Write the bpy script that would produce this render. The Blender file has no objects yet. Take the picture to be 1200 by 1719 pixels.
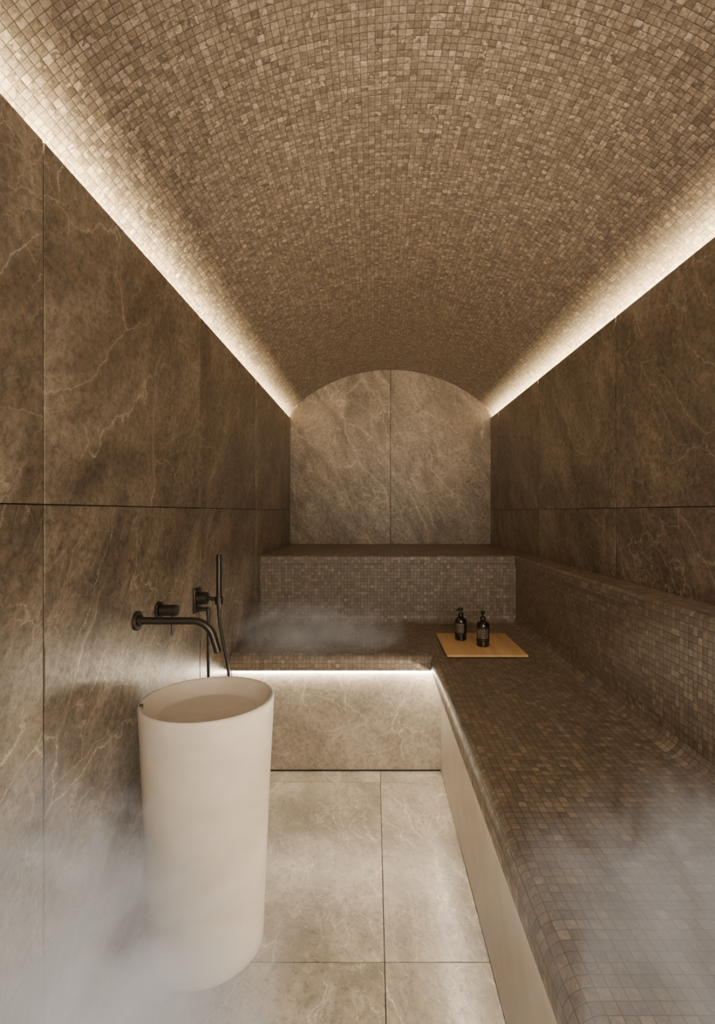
import bpy, bmesh, math, random
from mathutils import Vector, Matrix
random.seed(4)
PI = math.pi
C = bpy.context.scene.collection

# ------------------------------------------------------------------ dimensions
XL, XR = -0.88, 1.22
YB, YF = 5.31, -0.9
XM = (XL + XR) / 2
LIP = 2.587
APEX = 3.09
HALF = (XR - XL) / 2
RISE = 0.43
RV = (HALF**2 + RISE**2) / (2 * RISE)
CZ = APEX - RV
NX, NY = 0.34, 3.05       # bench nose lines
RX, RY = 0.41, 3.12       # stone risers below benches
BX, BY = 1.09, 3.90       # upper riser lines
ZB, ZU = 0.74, 1.265

# ------------------------------------------------------------------ node helpers
class NT:
    def __init__(s, name):
        s.m = bpy.data.materials.new(name); s.m.use_nodes = True
        s.t = s.m.node_tree; s.t.nodes.clear()
        s.out = s.t.nodes.new('ShaderNodeOutputMaterial')
    def n(s, typ, **kw):
        nd = s.t.nodes.new(typ)
        for k, v in kw.items(): setattr(nd, k, v)
        return nd
    def set(s, sock, v):
        if isinstance(v, bpy.types.NodeSocket): s.t.links.new(v, sock)
        elif v is not None: sock.default_value = v
    def math(s, op, a, b=None, c=None, clamp=False):
        nd = s.n('ShaderNodeMath', operation=op, use_clamp=clamp)
        s.set(nd.inputs[0], a); s.set(nd.inputs[1], b)
        if c is not None: s.set(nd.inputs[2], c)
        return nd.outputs[0]
    def vmath(s, op, a, b=None, sc=None):
        nd = s.n('ShaderNodeVectorMath', operation=op)
        s.set(nd.inputs[0], a); s.set(nd.inputs[1], b)
        if sc is not None: s.set(nd.inputs['Scale'], sc)
        return nd.outputs['Value'] if op in ('LENGTH', 'DOT_PRODUCT') else nd.outputs[0]
    def noise(s, vec, scale, detail=4, rough=.55, dist=0, col=False):
        nd = s.n('ShaderNodeTexNoise'); s.set(nd.inputs['Vector'], vec)
        nd.inputs['Scale'].default_value = scale; nd.inputs['Detail'].default_value = detail
        nd.inputs['Roughness'].default_value = rough; nd.inputs['Distortion'].default_value = dist
        return nd.outputs['Color' if col else 'Fac']
    def ramp(s, fac, stops):
        nd = s.n('ShaderNodeValToRGB'); s.set(nd.inputs[0], fac)
        e = nd.color_ramp.elements
        while len(e) < len(stops): e.new(.5)
        for i, (p, c) in enumerate(stops):
            e[i].position = p; e[i].color = (*c, 1) if len(c) == 3 else c
        return nd.outputs[0]
    def mix(s, fac, a, b, blend='MIX'):
        nd = s.n('ShaderNodeMix', data_type='RGBA', blend_type=blend)
        s.set(nd.inputs[0], fac)
        for k, v in ((6, a), (7, b)):
            if isinstance(v, tuple) and len(v) == 3: v = (*v, 1)
            s.set(nd.inputs[k], v)
        return nd.outputs[2]
    def smooth(s, v, a, b, lo=0., hi=1.):
        nd = s.n('ShaderNodeMapRange', interpolation_type='SMOOTHSTEP')
        s.set(nd.inputs[0], v); nd.inputs[1].default_value = a; nd.inputs[2].default_value = b
        nd.inputs[3].default_value = lo; nd.inputs[4].default_value = hi
        return nd.outputs[0]
    def bsdf(s, col, rough=.5, metal=0., normal=None, spec=.5, **kw):
        nd = s.n('ShaderNodeBsdfPrincipled')
        if isinstance(col, tuple) and len(col) == 3: col = (*col, 1)
        s.set(nd.inputs['Base Color'], col); s.set(nd.inputs['Roughness'], rough)
        nd.inputs['Metallic'].default_value = metal
        nd.inputs['Specular IOR Level'].default_value = spec
        for k, v in kw.items(): s.set(nd.inputs[k], v)
        if normal is not None: s.set(nd.inputs['Normal'], normal)
        s.t.links.new(nd.outputs[0], s.out.inputs[0]); return nd
    def bump(s, h, strength=1, dist=1):
        nd = s.n('ShaderNodeBump'); nd.inputs['Strength'].default_value = strength
        nd.inputs['Distance'].default_value = dist; s.set(nd.inputs['Height'], h)
        return nd.outputs[0]

def stone(name, dark, mid, light, vein, rough=.42, rot=(.7, .35, .3), vk=1., seed=0., grit=1., dk=.35):
    s = NT(name)
    tc = s.n('ShaderNodeTexCoord').outputs['Object']
    isl = s.n('ShaderNodeNewGeometry').outputs['Random Per Island']
    mp = s.n('ShaderNodeMapping'); s.set(mp.inputs[0], tc)
    mp.inputs['Rotation'].default_value = rot; mp.inputs['Location'].default_value = (seed, seed, seed)
    off = s.n('ShaderNodeCombineXYZ')
    s.set(off.inputs[0], s.math('MULTIPLY', isl, 37.)); s.set(off.inputs[1], s.math('MULTIPLY', isl, 19.)); s.set(off.inputs[2], s.math('MULTIPLY', isl, 53.))
    p = s.vmath('ADD', mp.outputs[0], off.outputs[0])
    # coordinates drawn out along one axis so that the grain and veins streak diagonally
    st = s.vmath('MULTIPLY', p, (1.4, 1.4, .40))
    warp = s.vmath('SUBTRACT', s.noise(p, 1.5, 3, .55, 0, True), (.5, .5, .5))
    warp2 = s.vmath('SUBTRACT', s.noise(p, 14., 4, .74, 0, True), (.5, .5, .5))
    pw = s.vmath('ADD', st, s.vmath('SCALE', warp, None, .42))
    pw = s.vmath('ADD', pw, s.vmath('SCALE', warp2, None, .062))
    big = s.noise(pw, 2.4, 8, .74, .2)
    c = s.ramp(big, [(.38, dark), (.5, mid), (.62, light)])
    g = s.noise(p, 42, 5, .82)
    a, b = 1 - .45*grit, 1 + .25*grit
    c = s.mix(1., c, s.ramp(g, [(.37, (a, a, a)), (.52, (1, 1, 1)), (.62, (b, b, b))]), 'MULTIPLY')
    # short mineral streaks
    sk = s.smooth(s.noise(s.vmath('MULTIPLY', pw, (1., 1., .5)), 15, 4, .78), .54, .66)
    c = s.mix(s.math('MULTIPLY', sk, .5*grit), c, light)
    msk = s.n('ShaderNodeSeparateXYZ'); s.set(msk.inputs[0], s.noise(p, 1.7, 3, .65, 0, True))
    def veins(scale, width, seed, ch, mlo, mhi):
        q = s.vmath('ADD', pw, (seed, seed*.7, seed*1.3))
        v = s.n('ShaderNodeTexVoronoi', feature='DISTANCE_TO_EDGE'); s.set(v.inputs['Vector'], q)
        v.inputs['Scale'].default_value = scale
        mask = s.smooth(msk.outputs[ch], mlo, mhi)
        wide = s.smooth(v.outputs['Distance'], 0., width*8, 1., 0.)
        line = s.smooth(v.outputs['Distance'], 0., width, 1., 0.)
        return s.math('MULTIPLY', line, mask), s.math('MULTIPLY', wide, mask)
    v1, w1 = veins(1.6, .0058, 3.1, 0, .41, .58)
    v2, w2 = veins(3.4, .0095, 8.4, 1, .41, .58)
    v3, w3 = veins(8.0, .022, 1.9, 2, .42, .60)
    vd, wd = veins(2.1, .015, 12.7, 2, .60, .44)
    c = s.mix(s.math('MULTIPLY', wd, dk*.5), c, tuple(x*.55 for x in dark))
    c = s.mix(s.math('MULTIPLY', w1, .26), c, light)
    c = s.mix(s.math('MULTIPLY', v3, .34*vk), c, vein)
    c = s.mix(s.math('MULTIPLY', v2, .46*vk), c, vein)
    c = s.mix(s.math('MULTIPLY', v1, .58*vk), c, vein)
    r = s.smooth(g, .3, .7, rough + .1, rough - .06)
    s.bsdf(c, r, normal=s.bump(s.math('MULTIPLY', s.noise(p, 40, 2, .7), .002), .5, 1))
    return s.m

def mosaic(name, k=1., P=.0215, tilt=.08, con=1., gr=.33, base=(.208, .174, .138), wob=0., vein=1.):
    s = NT(name)
    uv = s.n('ShaderNodeTexCoord').outputs['UV']
    uw = uv
    if wob: uw = s.vmath('ADD', uv, s.vmath('SCALE', s.vmath('SUBTRACT', s.noise(uv, 55, 1, .5, 0, True), (.5, .5, .5)), None, wob))
    g = s.vmath('SCALE', uw, None, 1 / P)
    cell = s.vmath('FLOOR', g); fr = s.vmath('FRACTION', g)
    wn = s.n('ShaderNodeTexWhiteNoise', noise_dimensions='3D'); s.set(wn.inputs['Vector'], s.vmath('ADD', cell, (.5, .5, .5)))
    rv, rc = wn.outputs['Value'], wn.outputs['Color']
    sx = s.n('ShaderNodeSeparateXYZ'); s.set(sx.inputs[0], fr)
    sr = s.n('ShaderNodeSeparateXYZ'); s.set(sr.inputs[0], rc)
    def ed(o): return s.math('MINIMUM', o, s.math('SUBTRACT', 1., o))
    e = s.math('MINIMUM', ed(sx.outputs[0]), ed(sx.outputs[1]))
    mask = s.smooth(e, .014, .050)
    hmask = s.smooth(e, .02, .12)
    q = s.vmath('ADD', uv, s.vmath('SCALE', rc, None, 20.))
    st = s.noise(q, 48, 4, .72, 1.2)
    M = tuple(v*k for v in base)
    def tone(f): f = 1 + (f-1)*con; return tuple(v*f for v in M)
    base = s.ramp(rv, [(0, tone(.72)), (.5, tone(1.)), (.86, tone(1.22)), (1, tone(1.65))])
    n1, n2 = 1 - .32*con*vein, 1 + .58*con*vein
    c = s.mix(1., base, s.ramp(st, [(.34, (n1, n1, n1)), (.50, (1, 1, 1)), (.66, (n2, n2*.98, n2*.95))]), 'MULTIPLY')
    c = s.mix(mask, tuple(v*gr for v in M), c)
    tx = s.math('MULTIPLY', s.math('SUBTRACT', sx.outputs[0], .5), s.math('SUBTRACT', sr.outputs[0], .5))
    ty = s.math('MULTIPLY', s.math('SUBTRACT', sx.outputs[1], .5), s.math('SUBTRACT', sr.outputs[1], .5))
    h = s.math('MULTIPLY', s.math('ADD', tx, ty), P * tilt)
    h = s.math('ADD', h, s.math('MULTIPLY', hmask, .0006))
    r = s.math('ADD', s.math('MULTIPLY', sr.outputs[2], .2), .35)
    s.bsdf(c, r, normal=s.bump(h, .8, 1))
    return s.m

def simple(name, col, rough=.5, metal=0., noise=.0, nscale=30, bump=0., spec=.5):
    s = NT(name)
    tc = s.n('ShaderNodeTexCoord').outputs['Object']
    n = s.noise(tc, nscale, 3, .6)
    if noise > .08: n = s.smooth(n, .32, .68)
    c = s.mix(n, tuple(v * (1 - noise) for v in col), tuple(min(1, v * (1 + noise*.6)) for v in col))
    s.bsdf(c, rough, metal, s.bump(n, 1, bump) if bump else None, spec)
    return s.m

def emit(name, col, st):
    s = NT(name); e = s.n('ShaderNodeEmission'); e.inputs[0].default_value = (*col, 1); e.inputs[1].default_value = st
    s.t.links.new(e.outputs[0], s.out.inputs[0]); return s.m

M_wall = stone('brown_veined_stone', (.110, .088, .066), (.172, .141, .108), (.29, .244, .19), (.66, .57, .455), .35)
M_back = stone('lit_back_veined_stone', (.195, .158, .118), (.295, .246, .188), (.43, .36, .283), (.84, .745, .61), rot=(.35, .5, .2), seed=4., dk=1.)  # back wall stone lightened, the cove glow on it put into the colour
M_floor = stone('lit_floor_veined_stone', (.165, .142, .115), (.235, .203, .166), (.345, .303, .25), (.72, .65, .55), .28, rot=(1.1, .3, .7), vk=.9)  # wall stone again, lightened so the colour carries the floor's stronger light
M_riser = stone('bench_front_stone', (.22, .19, .155), (.28, .243, .20), (.365, .322, .268), (.74, .67, .57), .34, rot=(1.1, .3, .7), vk=.9, grit=.7, seed=9.)
M_front = simple('smooth_pale_stone', (.36, .318, .265), .38, 0, .10, 7)
M_mos = mosaic('stone_mosaic', 1.0, P=.0255, con=.8, tilt=.07, gr=.24, base=(.208, .171, .134), vein=.8)
M_vault = mosaic('vault_mosaic', 1.42, P=.0240, tilt=.13, con=1.3, gr=.24, wob=.002, vein=.8)
M_gap = simple('dark_joint', (.018, .014, .010), .9)
M_led = emit('warm_light_strip', (1., .77, .44), 330.)
M_led2 = emit('warm_bench_light_strip', (1., .84, .62), 140.)
M_basin = simple('matt_cream_solid_surface', (.84, .765, .67), .40, 0, .13, 3.2)
M_gun = simple('gunmetal', (.07, .064, .058), .36, .85, .05, 60)
M_black = simple('black_plastic', (.012, .011, .011), .35)
M_slot = simple('slot_shadow', (.20, .165, .13), .7)

# bamboo
s = NT('bamboo')
tc = s.n('ShaderNodeTexCoord').outputs['Object']
mp = s.n('ShaderNodeMapping'); s.set(mp.inputs[0], tc); mp.inputs['Scale'].default_value = (45, 2.2, 30)
nz = s.noise(mp.outputs[0], 1.6, 5, .6, .3)
sp = s.n('ShaderNodeSeparateXYZ'); s.set(sp.inputs[0], tc)
cell = s.math('FLOOR', s.math('MULTIPLY', sp.outputs[0], 26.))
wn = s.n('ShaderNodeTexWhiteNoise', noise_dimensions='1D'); s.set(wn.inputs['W'], cell)
c = s.ramp(nz, [(.3, (.80, .48, .20)), (.7, (.98, .70, .36))])
c = s.mix(1., c, s.ramp(wn.outputs['Value'], [(0, (.86, .84, .8)), (1, (1.02, 1.01, 1.0))]), 'MULTIPLY')
s.bsdf(c, .42); M_bam = s.m
# dark amber glass
s = NT('dark_amber_glass')
s.bsdf((.012, .006, .004), .08, 0, None, .6, **{'Coat Weight': .6}); M_glass = s.m
# label with faint print lines
s = NT('printed_label')
tc = s.n('ShaderNodeTexCoord').outputs['Object']
sp = s.n('ShaderNodeSeparateXYZ'); s.set(sp.inputs[0], tc)
zz = s.math('FRACT', s.math('MULTIPLY', sp.outputs[2], 120.))
ln = s.smooth(zz, .62, .7)
wd = s.smooth(s.noise(s.vmath('MULTIPLY', tc, (420., 420., 120.)), 1., 1, .5), .45, .52)
hi = s.math('MULTIPLY', s.math('GREATER_THAN', sp.outputs[2], .052), s.math('LESS_THAN', sp.outputs[2], .112))
c = s.mix(s.math('MULTIPLY', s.math('MULTIPLY', ln, wd), hi), (.018, .012, .009), (.55, .45, .34))
s.bsdf(c, .45); M_label = s.m

# ------------------------------------------------------------------ mesh helpers
def obj(name, bm, mats, parent=None, smooth=False, kind=None):
    me = bpy.data.meshes.new(name); bm.to_mesh(me); bm.free()
    for m in (mats if isinstance(mats, (list, tuple)) else [mats]): me.materials.append(m)
    if smooth:
        for p in me.polygons: p.use_smooth = True
        try: me.set_sharp_from_angle(angle=math.radians(38))
        except Exception: pass
    o = bpy.data.objects.new(name, me); C.objects.link(o)
    if parent: o.parent = parent
    if kind: o['kind'] = kind
    return o
def thing(name, label, cat, loc=(0, 0, 0), group=None):
    o = bpy.data.objects.new(name, None); C.objects.link(o); o.location = loc; o.empty_display_size = .05
    o['label'] = label; o['category'] = cat
    if group: o['group'] = group
    return o
def tag(o, label, cat, group=None):
    o['label'] = label; o['category'] = cat
    if group: o['group'] = group
    return o
def box(bm, x0, x1, y0, y1, z0, z1, bev=0., mi=0, seg=1):
    t = bmesh.new()
    bmesh.ops.create_cube(t, size=1)
    for v in t.verts: v.co = ((x0+x1)/2 + v.co.x*(x1-x0), (y0+y1)/2 + v.co.y*(y1-y0), (z0+z1)/2 + v.co.z*(z1-z0))
    if bev: bmesh.ops.bevel(t, geom=t.edges[:], offset=bev, segments=seg, affect='EDGES', profile=.5)
    me = bpy.data.meshes.new('t'); t.to_mesh(me); t.free()
    n = len(bm.faces); bm.from_mesh(me); bpy.data.meshes.remove(me)
    bm.faces.ensure_lookup_table()
    for f in bm.faces[n:]: f.material_index = mi
def lathe(bm, prof, seg=64, M=None, closed_bottom=True):
    rings = []
    for r, z in prof:
        if r < 1e-6: rings.append([bm.verts.new((0, 0, z))])
        else: rings.append([bm.verts.new((r*math.cos(2*PI*i/seg), r*math.sin(2*PI*i/seg), z)) for i in range(seg)])
    for a, b in zip(rings, rings[1:]):
        for i in range(seg):
            j = (i+1) % seg
            if len(a) == 1 and len(b) == 1: continue
            if len(a) == 1: bm.faces.new((a[0], b[j], b[i]))
            elif len(b) == 1: bm.faces.new((a[i], a[j], b[0]))
            else: bm.faces.new((a[i], a[j], b[j], b[i]))
    if M is not None:
        vs = [v for r in rings for v in r]
        bmesh.ops.transform(bm, matrix=M, verts=vs)
def axis_m(p, d):
    q = Vector((0, 0, 1)).rotation_difference(Vector(d).normalized())
    return Matrix.Translation(p) @ q.to_matrix().to_4x4()
def disc_cyl(bm, p, d, r, L, bev=.002, seg=40):
    lathe(bm, [(0, 0), (r-bev, 0), (r, bev), (r, L-bev), (r-bev, L), (0, L)], seg, axis_m(p, d))
def tube(bm, pts, r, seg=20):
    pts = [Vector(p) for p in pts]; rings = []
    T = (pts[1]-pts[0]).normalized(); N = T.orthogonal().normalized()
    for i, p in enumerate(pts):
        t = (pts[min(i+1, len(pts)-1)] - pts[max(i-1, 0)]).normalized()
        q = T.rotation_difference(t); N = (q @ N); N = (N - t*N.dot(t)).normalized(); T = t
        B = t.cross(N)
        rings.append([bm.verts.new(p + (N*math.cos(2*PI*k/seg) + B*math.sin(2*PI*k/seg))*r) for k in range(seg)])
    for a, b in zip(rings, rings[1:]):
        for k in range(seg): bm.faces.new((a[k], a[(k+1) % seg], b[(k+1) % seg], b[k]))
    bm.faces.new(rings[0][::-1]); bm.faces.new(rings[-1])
def catmull(P, n=12):
    P = [Vector(p) for p in P]; P = [2*P[0]-P[1]] + P + [2*P[-1]-P[-2]]; out = []
    for i in range(1, len(P)-2):
        for k in range(n):
            t = k/n; a, b, c, d = P[i-1:i+3]
            out.append(.5*((2*b)+(c-a)*t+(2*a-5*b+4*c-d)*t*t+(3*b-a-3*c+d)*t**3))
    out.append(P[-2]); return out

# ------------------------------------------------------------------ shell
G = .0021
YJ = [-1.08, .13, 1.35, 2.56, 3.77, 4.98]
def side_wall(name, x, sgn):
    bm = bmesh.new()
    ys = [YF] + [y for y in YJ if YF+.1 < y < YB] + [YB]
    zs = [0, .42, 1.62, LIP]
    for a, b in zip(ys, ys[1:]):
        for c_, d in zip(zs, zs[1:]):
            x0, x1 = sorted((x, x + sgn*.022))
            ga = .0022 + .0012*a if a > 0 else .002       # joints open a little towards the far end
            gb = .0022 + .0012*b if b < YB else 0
            box(bm, x0, x1, a+ga, b-gb, c_+(G*.8 if c_ else 0), d-(G*.8 if d < LIP else 0), .0008)
    x0, x1 = sorted((x+sgn*.012, x+sgn*.05))
    box(bm, x0, x1, YF, YB, 0, LIP-.09, 0, 1)
    x0, x1 = sorted((x+sgn*.004, x+sgn*.012))
    for y in YJ:
        if y > YF: box(bm, x0, x1, y-.012, y+.012, 0, LIP-.03, 0, 1)
    x0, x1 = sorted((x+sgn*.02, x+sgn*.17))       # cove shelf that carries the light strip
    box(bm, x0, x1, YF, YB, 2.46, 2.50, 0, 1)
    return obj(name, bm, [M_wall, M_gap], kind='structure')
side_wall('wall_left', XL, -1)
side_wall('wall_right', XR, 1)
bm = bmesh.new()
box(bm, XM-1.25, XM-G*.8, YB, YB+.022, 0, 3.2, .0018)
box(bm, XM+G*.8, XM+1.25, YB, YB+.022, 0, 3.2, .0018)
box(bm, XM-1.25, XM+1.25, YB+.012, YB+.06, 0, 3.2, 0, 1)
obj('wall_back', bm, [M_back, M_gap], kind='structure')
bm = bmesh.new()
xs = [XL, .037, XR]; ys = [YF, .60, 1.80, 3.0, YB]
for a, b in zip(xs, xs[1:]):
    for c_, d in zip(ys, ys[1:]):
        box(bm, a+G*.7, b-G*.7, c_+G*.7, d-G*.7, -.02, 0, .0012)
box(bm, XL-.05, XR+.05, YF, YB, -.06, -.006, 0, 1)
obj('floor', bm, [M_floor, M_gap], kind='structure')
# vaulted ceiling
bm = bmesh.new(); uvl = bm.loops.layers.uv.new('UVMap')
A = math.asin(1.19 / RV); n = 96
YV = YB + .01
prev = None
for i in range(n+1):
    a = -A + 2*A*i/n
    p0 = bm.verts.new((XM + RV*math.sin(a), YF, CZ + RV*math.cos(a))); p1 = bm.verts.new((XM + RV*math.sin(a), YV, CZ + RV*math.cos(a)))
    u = a*RV
    if prev:
        f = bm.faces.new((prev[0], prev[1], p1, p0))
        for lp, w in zip(f.loops, ((prev[2], YF), (prev[2], YV), (u, YV), (u, YF))): lp[uvl].uv = (w[0]+9, w[1]+9)
    prev = (p0, p1, u)
obj('ceiling', bm, [M_vault], smooth=True, kind='structure')
# cove strips
for sgn, x, lab in ((-1, XL, 'long warm light strip in the cove atop the wall beside the basin'), (1, XR, 'long warm light strip in the cove atop the wall above the long side bench')):
    t = thing('cove_light', lab, 'light strip', (x + sgn*.048, 0, 2.50))
    bm = bmesh.new(); box(bm, -.010, .010, YF+.02, YB-.01, .038, .0425); obj('diffuser', bm, M_led, t)
    bm = bmesh.new(); box(bm, -.013, .013, YF+.02, YB-.01, 0, .038); obj('channel', bm, M_gap, t)

# ------------------------------------------------------------------ benches
def sweep(bm, prof, uvl):
    # prof: (offset on back leg, offset on side leg, z)
    v = 0
    x0 = XL + .0015
    for (a0, b0, z0), (a1, b1, z1) in zip(prof, prof[1:]):
        L = math.hypot(a1-a0, z1-z0); Lb = math.hypot(b1-b0, z1-z0)
        va, vb = v, v+L
        P = [(x0, NY+a0, z0), (NX+b0, NY+a0, z0), (NX+b1, NY+a1, z1), (x0, NY+a1, z1)]
        f = bm.faces.new([bm.verts.new(p) for p in P])
        for lp, q, w in zip(f.loops, P, (va, va, vb, vb)): lp[uvl].uv = (q[0]+5, w+5)
        P = [(NX+b0, NY+a0, z0), (NX+b0, YF, z0), (NX+b1, YF, z1), (NX+b1, NY+a1, z1)]
        f = bm.faces.new([bm.verts.new(p) for p in P])
        for lp, q, w in zip(f.loops, P, (va, va, v+Lb, v+Lb)): lp[uvl].uv = (q[1]+5, w+7)
        v += L
    bmesh.ops.remove_doubles(bm, verts=bm.verts[:], dist=1e-5)
def arc(a, b, z, r, t0, t1, n=8):
    return [(a + r*math.cos(t0+(t1-t0)*i/n), b + r*math.cos(t0+(t1-t0)*i/n), z + r*math.sin(t0+(t1-t0)*i/n)) for i in range(n+1)]
low = thing('lower_bench', 'L-shaped lower mosaic seat bench with stone front and glowing underside', 'bench', (0, 0, 0))
r = .050
DA, DB = BY-NY, BX-NX
prof = [(.085, .085, .64), (.012, .012, .64)] + arc(.012, .012, .652, .012, -PI/2, -PI, 4)
prof += arc(r, r, ZB-r, r, PI, PI/2)
RC = .065
prof += [(DA-RC, DB-RC, ZB)]
prof += [(DA-RC + RC*math.sin(t), DB-RC + RC*math.sin(t), ZB+RC-RC*math.cos(t)) for t in [PI/2*i/9 for i in range(1, 9)]]
prof += [(DA, DB, ZB+RC+.005)]
bm = bmesh.new(); uvl = bm.loops.layers.uv.new('UVMap'); sweep(bm, prof, uvl)
obj('seat', bm, M_mos, low, True)
bm = bmesh.new(); box(bm, XL+.002, RX+.02, RY, RY+.02, .012, .66, .0015); obj('stone_front_panel', bm, M_riser, low)
bm = bmesh.new(); box(bm, RX, RX+.02, .60, RY-.001, .012, .66, .0015); box(bm, RX, RX+.02, YF, .596, .012, .66, .0015); obj('stone_front_panel', bm, M_front, low)
bm = bmesh.new(); box(bm, RX+.01, RX+.03, YF, RY+.01, 0, .02); box(bm, XL+.002, RX, RY+.01, RY+.03, 0, .02); obj('recessed_plinth', bm, M_gap, low)
bm = bmesh.new(); box(bm, XL+.01, RX-.004, RY-.022, RY-.008, .6155, .6215, .001); obj('light_strip', bm, M_led2, low)
bm = bmesh.new(); box(bm, RX-.022, RX-.008, YF+.02, RY-.03, .6155, .6215, .001); obj('light_strip', bm, M_led2, low)

up = thing('upper_bench', 'upper mosaic step against the back wall, continuing as a backrest ledge', 'bench', (0, 0, 0))
r = .016
e_ = .014
prof = [(DA, DB, ZB+RC+.005), (DA, DB, ZU-.060), (DA-e_, DB-e_, ZU-.057), (DA-e_, DB-e_, ZU-r)]
prof += arc(DA-e_+r, DB-e_+r, ZU-r, r, PI, PI/2)[1:]
prof += [(YB-NY-.0015, XR-NX-.0015, ZU)]
bm = bmesh.new(); uvl = bm.loops.layers.uv.new('UVMap'); sweep(bm, prof, uvl)
obj('mosaic_surface', bm, M_mos, up, True)

# ------------------------------------------------------------------ basin
bx, by = -.617, 1.885
bas = thing('washbasin', 'tall cream cylindrical freestanding washbasin on the stone floor', 'washbasin', (bx, by, 0))
H = .912
prof = [(0, .001), (.196, .001), (.200, .006)] + [(.200 + .040*t**1.1, .006 + (H-.014)*t) for t in [i/20 for i in range(1, 21)]]
ro = prof[-1][0]
prof += [(ro-.002, H-.003), (ro-.005, H), (ro-.010, H), (ro-.013, H-.003), (ro-.015, H-.008), (.214, H-.036), (.192, H-.054), (.188, H-.0568), (.182, H-.058), (.176, H-.058), (.173, H-.0555), (.169, H-.0545), (.10, H-.055), (0, H-.056)]
bm = bmesh.new(); lathe(bm, prof, 128); obj('body', bm, M_basin, bas, True)
bm = bmesh.new(); box(bm, -.014, .014, .0045, .0175, -.010, .0006, .0003)
bmesh.ops.transform(bm, matrix=Matrix.Translation((-ro*math.cos(.38)+.001, -ro*math.sin(.38)+.001, H)) @ Matrix.Rotation(-(PI/2-.38), 4, 'Z'), verts=bm.verts[:])
obj('overflow_slot', bm, M_slot, bas)

# ------------------------------------------------------------------ taps
X0 = XL
t = thing('wall_spout', 'dark gunmetal wall-mounted spout curving down over the washbasin', 'faucet', (X0, 1.87, 1.198))
bm = bmesh.new(); disc_cyl(bm, (0, 0, 0), (1, 0, 0), .036, .012); disc_cyl(bm, (.012, 0, 0), (1, 0, 0), .020, .012); obj('wall_flange', bm, M_gun, t, True)
bm = bmesh.new()
L, R = .208, .082
pts = [(.01, 0, 0)] + [(.01+(L-.01)*i/6, 0, 0) for i in range(1, 7)]
pts += [(L+R*math.sin(a), 0, -R+R*math.cos(a)) for a in [PI/2*i/14*.84 for i in range(1, 15)]]
e = Vector(pts[-1]); d = (e-Vector(pts[-2])).normalized(); pts.append(tuple(e+d*.055))
tube(bm, pts, .0138, 28); obj('spout', bm, M_gun, t, True)
bm = bmesh.new(); e = Vector(pts[-1]); disc_cyl(bm, e-d*.002, d, .011, .005, .001); obj('aerator', bm, M_black, t, True)

t = thing('mixer_valve', 'round dark gunmetal mixer knob with thin pin lever on the wall', 'faucet handle', (X0, 2.06, 1.2))
bm = bmesh.new(); disc_cyl(bm, (0, 0, 0), (1, 0, 0), .036, .010); obj('wall_flange', bm, M_gun, t, True)
bm = bmesh.new(); disc_cyl(bm, (.01, 0, 0), (1, 0, 0), .023, .07, .003); obj('knob', bm, M_gun, t, True)
bm = bmesh.new(); tube(bm, [(.058, 0, -.018), (.058, 0, -.10)], .0042, 14); obj('lever', bm, M_gun, t, True)

YS, ZS = 2.50, 1.165
t = thing('shower_bracket', 'dark square wall plate with round knob holding the hand shower', 'shower holder', (X0, YS, ZS))
bm = bmesh.new(); box(bm, 0, .012, -.045, .045, -.06, .06, .003, seg=2); obj('wall_plate', bm, M_gun, t, True)
bm = bmesh.new(); disc_cyl(bm, (.012, -.012, .012), (1, 0, 0), .030, .05, .003); obj('knob', bm, M_gun, t, True)
bm = bmesh.new(); tube(bm, [(.055, -.012, .012), (.1035, -.012, .006)], .010, 18)
lathe(bm, [(.0138, -.018), (.019, -.018), (.019, .018), (.0138, .018), (.0138, -.018)], 28, Matrix.Translation((.118, -.012, .0)))
obj('holder_arm', bm, M_gun, t, True)
bm = bmesh.new(); tube(bm, [(.012, .0, -.045), (.065, 0, -.045)], .010, 16); tube(bm, [(.062, 0, -.040), (.062, 0, -.075)], .011, 16); obj('hose_outlet', bm, M_gun, t, True)
t = thing('hand_shower', 'slim black stick hand shower standing upright in its bracket with hose', 'hand shower', (X0+.118, YS-.012, ZS))
bm = bmesh.new(); lathe(bm, [(0, -.075), (.008, -.075), (.0095, -.05), (.0125, -.03), (.0133, .01), (.0133, .222), (.0115, .226), (0, .226)], 28); obj('handle', bm, M_gun, t, True)
bm = bmesh.new(); tube(bm, [(.0125, -.003, .13), (.0125, -.003, .215)], .005, 12); obj('spray_face', bm, M_black, t, True)
bm = bmesh.new()
hp = catmull([(0, 0, -.07), (.004, 0, -.11), (.02, -.002, -.20), (.045, -.004, -.33), (.055, -.004, -.48), (.03, 0, -.60), (-.02, .006, -.62), (-.052, .01, -.52), (-.056, .012, -.35), (-.056, .012, -.2), (-.056, .012, -.075)], 10)
tube(bm, hp, .0078, 14); obj('hose', bm, M_black, t, True)

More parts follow.
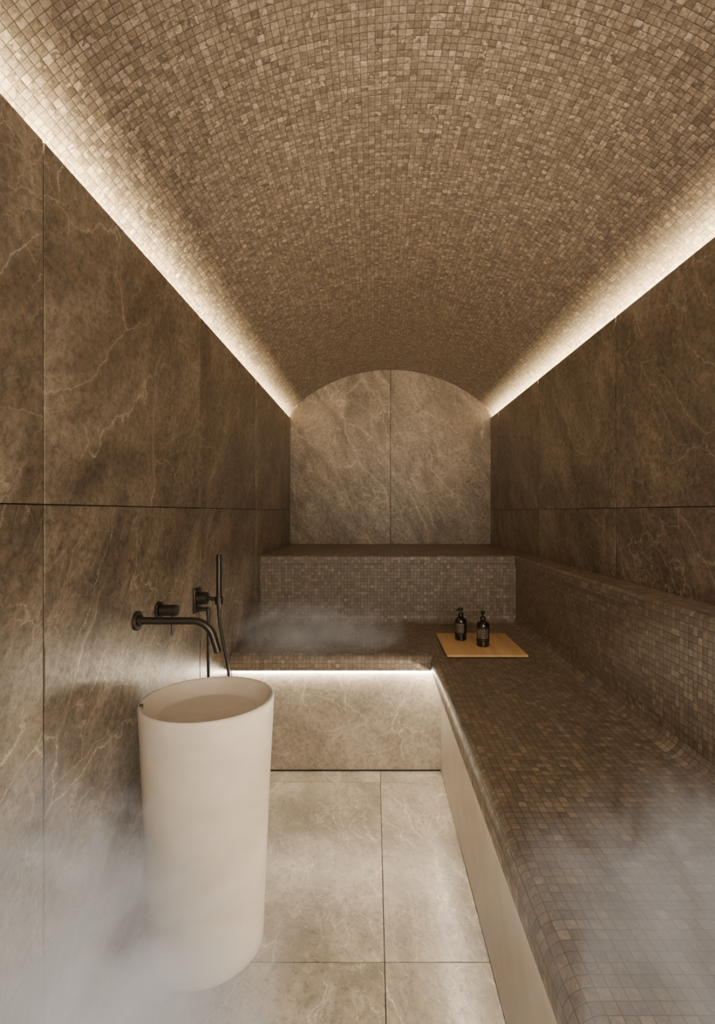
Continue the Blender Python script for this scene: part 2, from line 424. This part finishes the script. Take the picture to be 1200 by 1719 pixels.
# ------------------------------------------------------------------ tray and bottles
tx0, tx1, ty0, ty1 = .428, .905, 2.97, 3.52
tr = thing('bamboo_tray', 'light bamboo board lying on the corner of the mosaic bench', 'tray', ((tx0+tx1)/2, (ty0+ty1)/2, ZB))
w, l = (tx1-tx0)/2, (ty1-ty0)/2
bm = bmesh.new(); box(bm, -w, w, -l, l, .008, .020, .003, seg=2); obj('board', bm, M_bam, tr, True)
for sx in (-1, 1):
    bm = bmesh.new(); box(bm, sx*w*.8-.012, sx*w*.8+.012, -l*.9, l*.9, .0, .0085, .001); obj('foot_rail', bm, M_bam, tr)
def bottle(x, y, s_, rz, lab):
    t = thing('pump_bottle', lab, 'bottle', (x, y, ZB+.020), 'soap bottles on the bamboo tray'); t.rotation_euler.z = rz
    R_ = .036*s_; hh = .132*s_
    bm = bmesh.new(); lathe(bm, [(0, 0), (R_-.004, 0), (R_, .005), (R_, hh-.012), (R_-.003, hh-.004), (R_-.012, hh+.004), (.016, hh+.010), (.0135, hh+.014), (.0135, hh+.022), (0, hh+.022)], 48)
    b = obj('body', bm, M_glass, t, True)
    bm = bmesh.new(); n_ = 24; pv = None
    for i in range(n_+1):
        a = -PI/2 - 1.15 + 2.3*i/n_
        q = [bm.verts.new(((R_+.0006)*math.cos(a), (R_+.0006)*math.sin(a), z)) for z in (.03*s_, .115*s_)]
        if pv: bm.faces.new((pv[0], q[0], q[1], pv[1]))
        pv = q
    obj('label_sticker', bm, M_label, b, True)
    bm = bmesh.new(); z = hh+.014
    lathe(bm, [(0, z), (.0175, z), (.018, z+.002), (.018, z+.018), (.016, z+.021), (.007, z+.024), (.0055, z+.026), (.0055, z+.040), (0, z+.040)], 32); obj('pump_collar', bm, M_black, t, True)
    bm = bmesh.new(); z += .038
    lathe(bm, [(0, z), (.012, z), (.0135, z+.003), (.0135, z+.015), (.011, z+.019), (0, z+.020)], 28)
    tube(bm, catmull([(0, 0, z+.011), (0, -.02, z+.012), (0, -.034, z+.009), (0, -.041, z+.001)], 6), .0050, 12)
    obj('pump_head', bm, M_black, t, True)
    return t
bottle(.570, 3.335, 1.06, -.7, 'dark amber pump bottle on the tray, the one farther back and nearer the basin')
bottle(.683, 3.180, 1.12, -.4, 'dark amber pump bottle on the tray, the nearer one in the middle of the board')

# ------------------------------------------------------------------ steam
def steam(lab, cen, rad, lim, dens, seed, em=.5, cut=.5, nsc=2.6, amp=3., col=(1., .90, .80)):
    # a puff: an ellipsoid body clipped flat where it meets wall, floor or bench
    bm = bmesh.new(); bmesh.ops.create_uvsphere(bm, u_segments=32, v_segments=20, radius=1)
    xmin, xmax, zmin = lim
    for v in bm.verts:
        x = v.co.x*rad[0]; y = v.co.y*rad[1]; z = v.co.z*rad[2]
        v.co = (min(max(x, xmin-cen[0]), xmax-cen[0]), y, max(z, zmin-cen[2]))
    s = NT('self_lit_steam')
    ob = s.n('ShaderNodeTexCoord').outputs['Object']
    p = s.vmath('MULTIPLY', ob, tuple(1/r_ for r_ in rad))
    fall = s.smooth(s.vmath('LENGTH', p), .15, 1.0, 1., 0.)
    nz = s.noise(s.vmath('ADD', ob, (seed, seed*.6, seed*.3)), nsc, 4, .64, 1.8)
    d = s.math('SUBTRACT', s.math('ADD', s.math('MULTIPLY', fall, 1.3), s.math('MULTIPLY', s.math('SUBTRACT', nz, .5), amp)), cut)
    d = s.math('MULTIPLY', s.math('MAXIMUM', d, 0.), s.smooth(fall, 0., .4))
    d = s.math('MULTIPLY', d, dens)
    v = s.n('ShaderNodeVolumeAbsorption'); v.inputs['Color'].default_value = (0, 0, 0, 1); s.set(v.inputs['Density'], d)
    e = s.n('ShaderNodeEmission'); e.inputs[0].default_value = (*col, 1); s.set(e.inputs[1], s.math('MULTIPLY', d, em))  # constant glow stands in for light scattered by the steam
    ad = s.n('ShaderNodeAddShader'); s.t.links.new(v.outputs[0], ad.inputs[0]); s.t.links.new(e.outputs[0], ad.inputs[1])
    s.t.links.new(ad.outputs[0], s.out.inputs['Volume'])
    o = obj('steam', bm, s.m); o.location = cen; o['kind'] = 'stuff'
    try: s.m.cycles.volume_step_rate = .8
    except Exception: pass
    return tag(o, lab, 'steam')
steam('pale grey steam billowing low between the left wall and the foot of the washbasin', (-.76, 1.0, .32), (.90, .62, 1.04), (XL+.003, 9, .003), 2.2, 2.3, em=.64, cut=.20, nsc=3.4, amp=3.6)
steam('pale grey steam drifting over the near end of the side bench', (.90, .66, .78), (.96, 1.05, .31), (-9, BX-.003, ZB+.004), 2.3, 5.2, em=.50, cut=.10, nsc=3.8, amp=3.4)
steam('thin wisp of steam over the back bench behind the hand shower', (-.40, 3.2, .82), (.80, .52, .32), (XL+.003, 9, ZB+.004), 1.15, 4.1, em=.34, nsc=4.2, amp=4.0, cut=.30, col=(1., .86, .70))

# ------------------------------------------------------------------ lighting, world, camera
w = bpy.data.worlds.new('World'); bpy.context.scene.world = w; w.use_nodes = True
bg = w.node_tree.nodes['Background']; bg.inputs[0].default_value = (1, .88, .75, 1); bg.inputs[1].default_value = .7
def area(name, loc, rot, sx, sy, power, col):
    l = bpy.data.lights.new(name, 'AREA'); l.shape = 'RECTANGLE'; l.size = sx; l.size_y = sy; l.energy = power; l.color = col
    o = bpy.data.objects.new(name, l); C.objects.link(o); o.location = loc; o.rotation_euler = rot; return o
area('front_fill', (.50, -.8, 1.7), (math.radians(95), 0, math.radians(8)), 1.0, 1.8, 52, (1., .82, .60))  # added fill lamp behind the camera, no real fixture there
l = bpy.data.lights.new('vault_fill_spot', 'SPOT'); l.energy = 400; l.color = (1., .79, .53); l.spot_size = math.radians(46); l.spot_blend = 1.; l.shadow_soft_size = .3  # added unseen spot that brightens the far vault and back wall
o = bpy.data.objects.new('vault_fill_spot', l); C.objects.link(o); o.location = (.17, -.6, 1.9)
o.rotation_euler = (Vector((.17, 5.3, 3.6)) - Vector(o.location)).to_track_quat('-Z', 'Y').to_euler()

cam = bpy.data.cameras.new('Camera'); co = bpy.data.objects.new('Camera', cam); C.objects.link(co)
co.location = (0, 0, 1.6); co.rotation_euler = (PI/2, 0, 0)
cam.sensor_fit = 'VERTICAL'; cam.sensor_height = 36; cam.sensor_width = 25.13
cam.lens = 850/1719*36; cam.shift_x = -28/1719; cam.shift_y = 0
cam.clip_start = .02
bpy.context.scene.camera = co
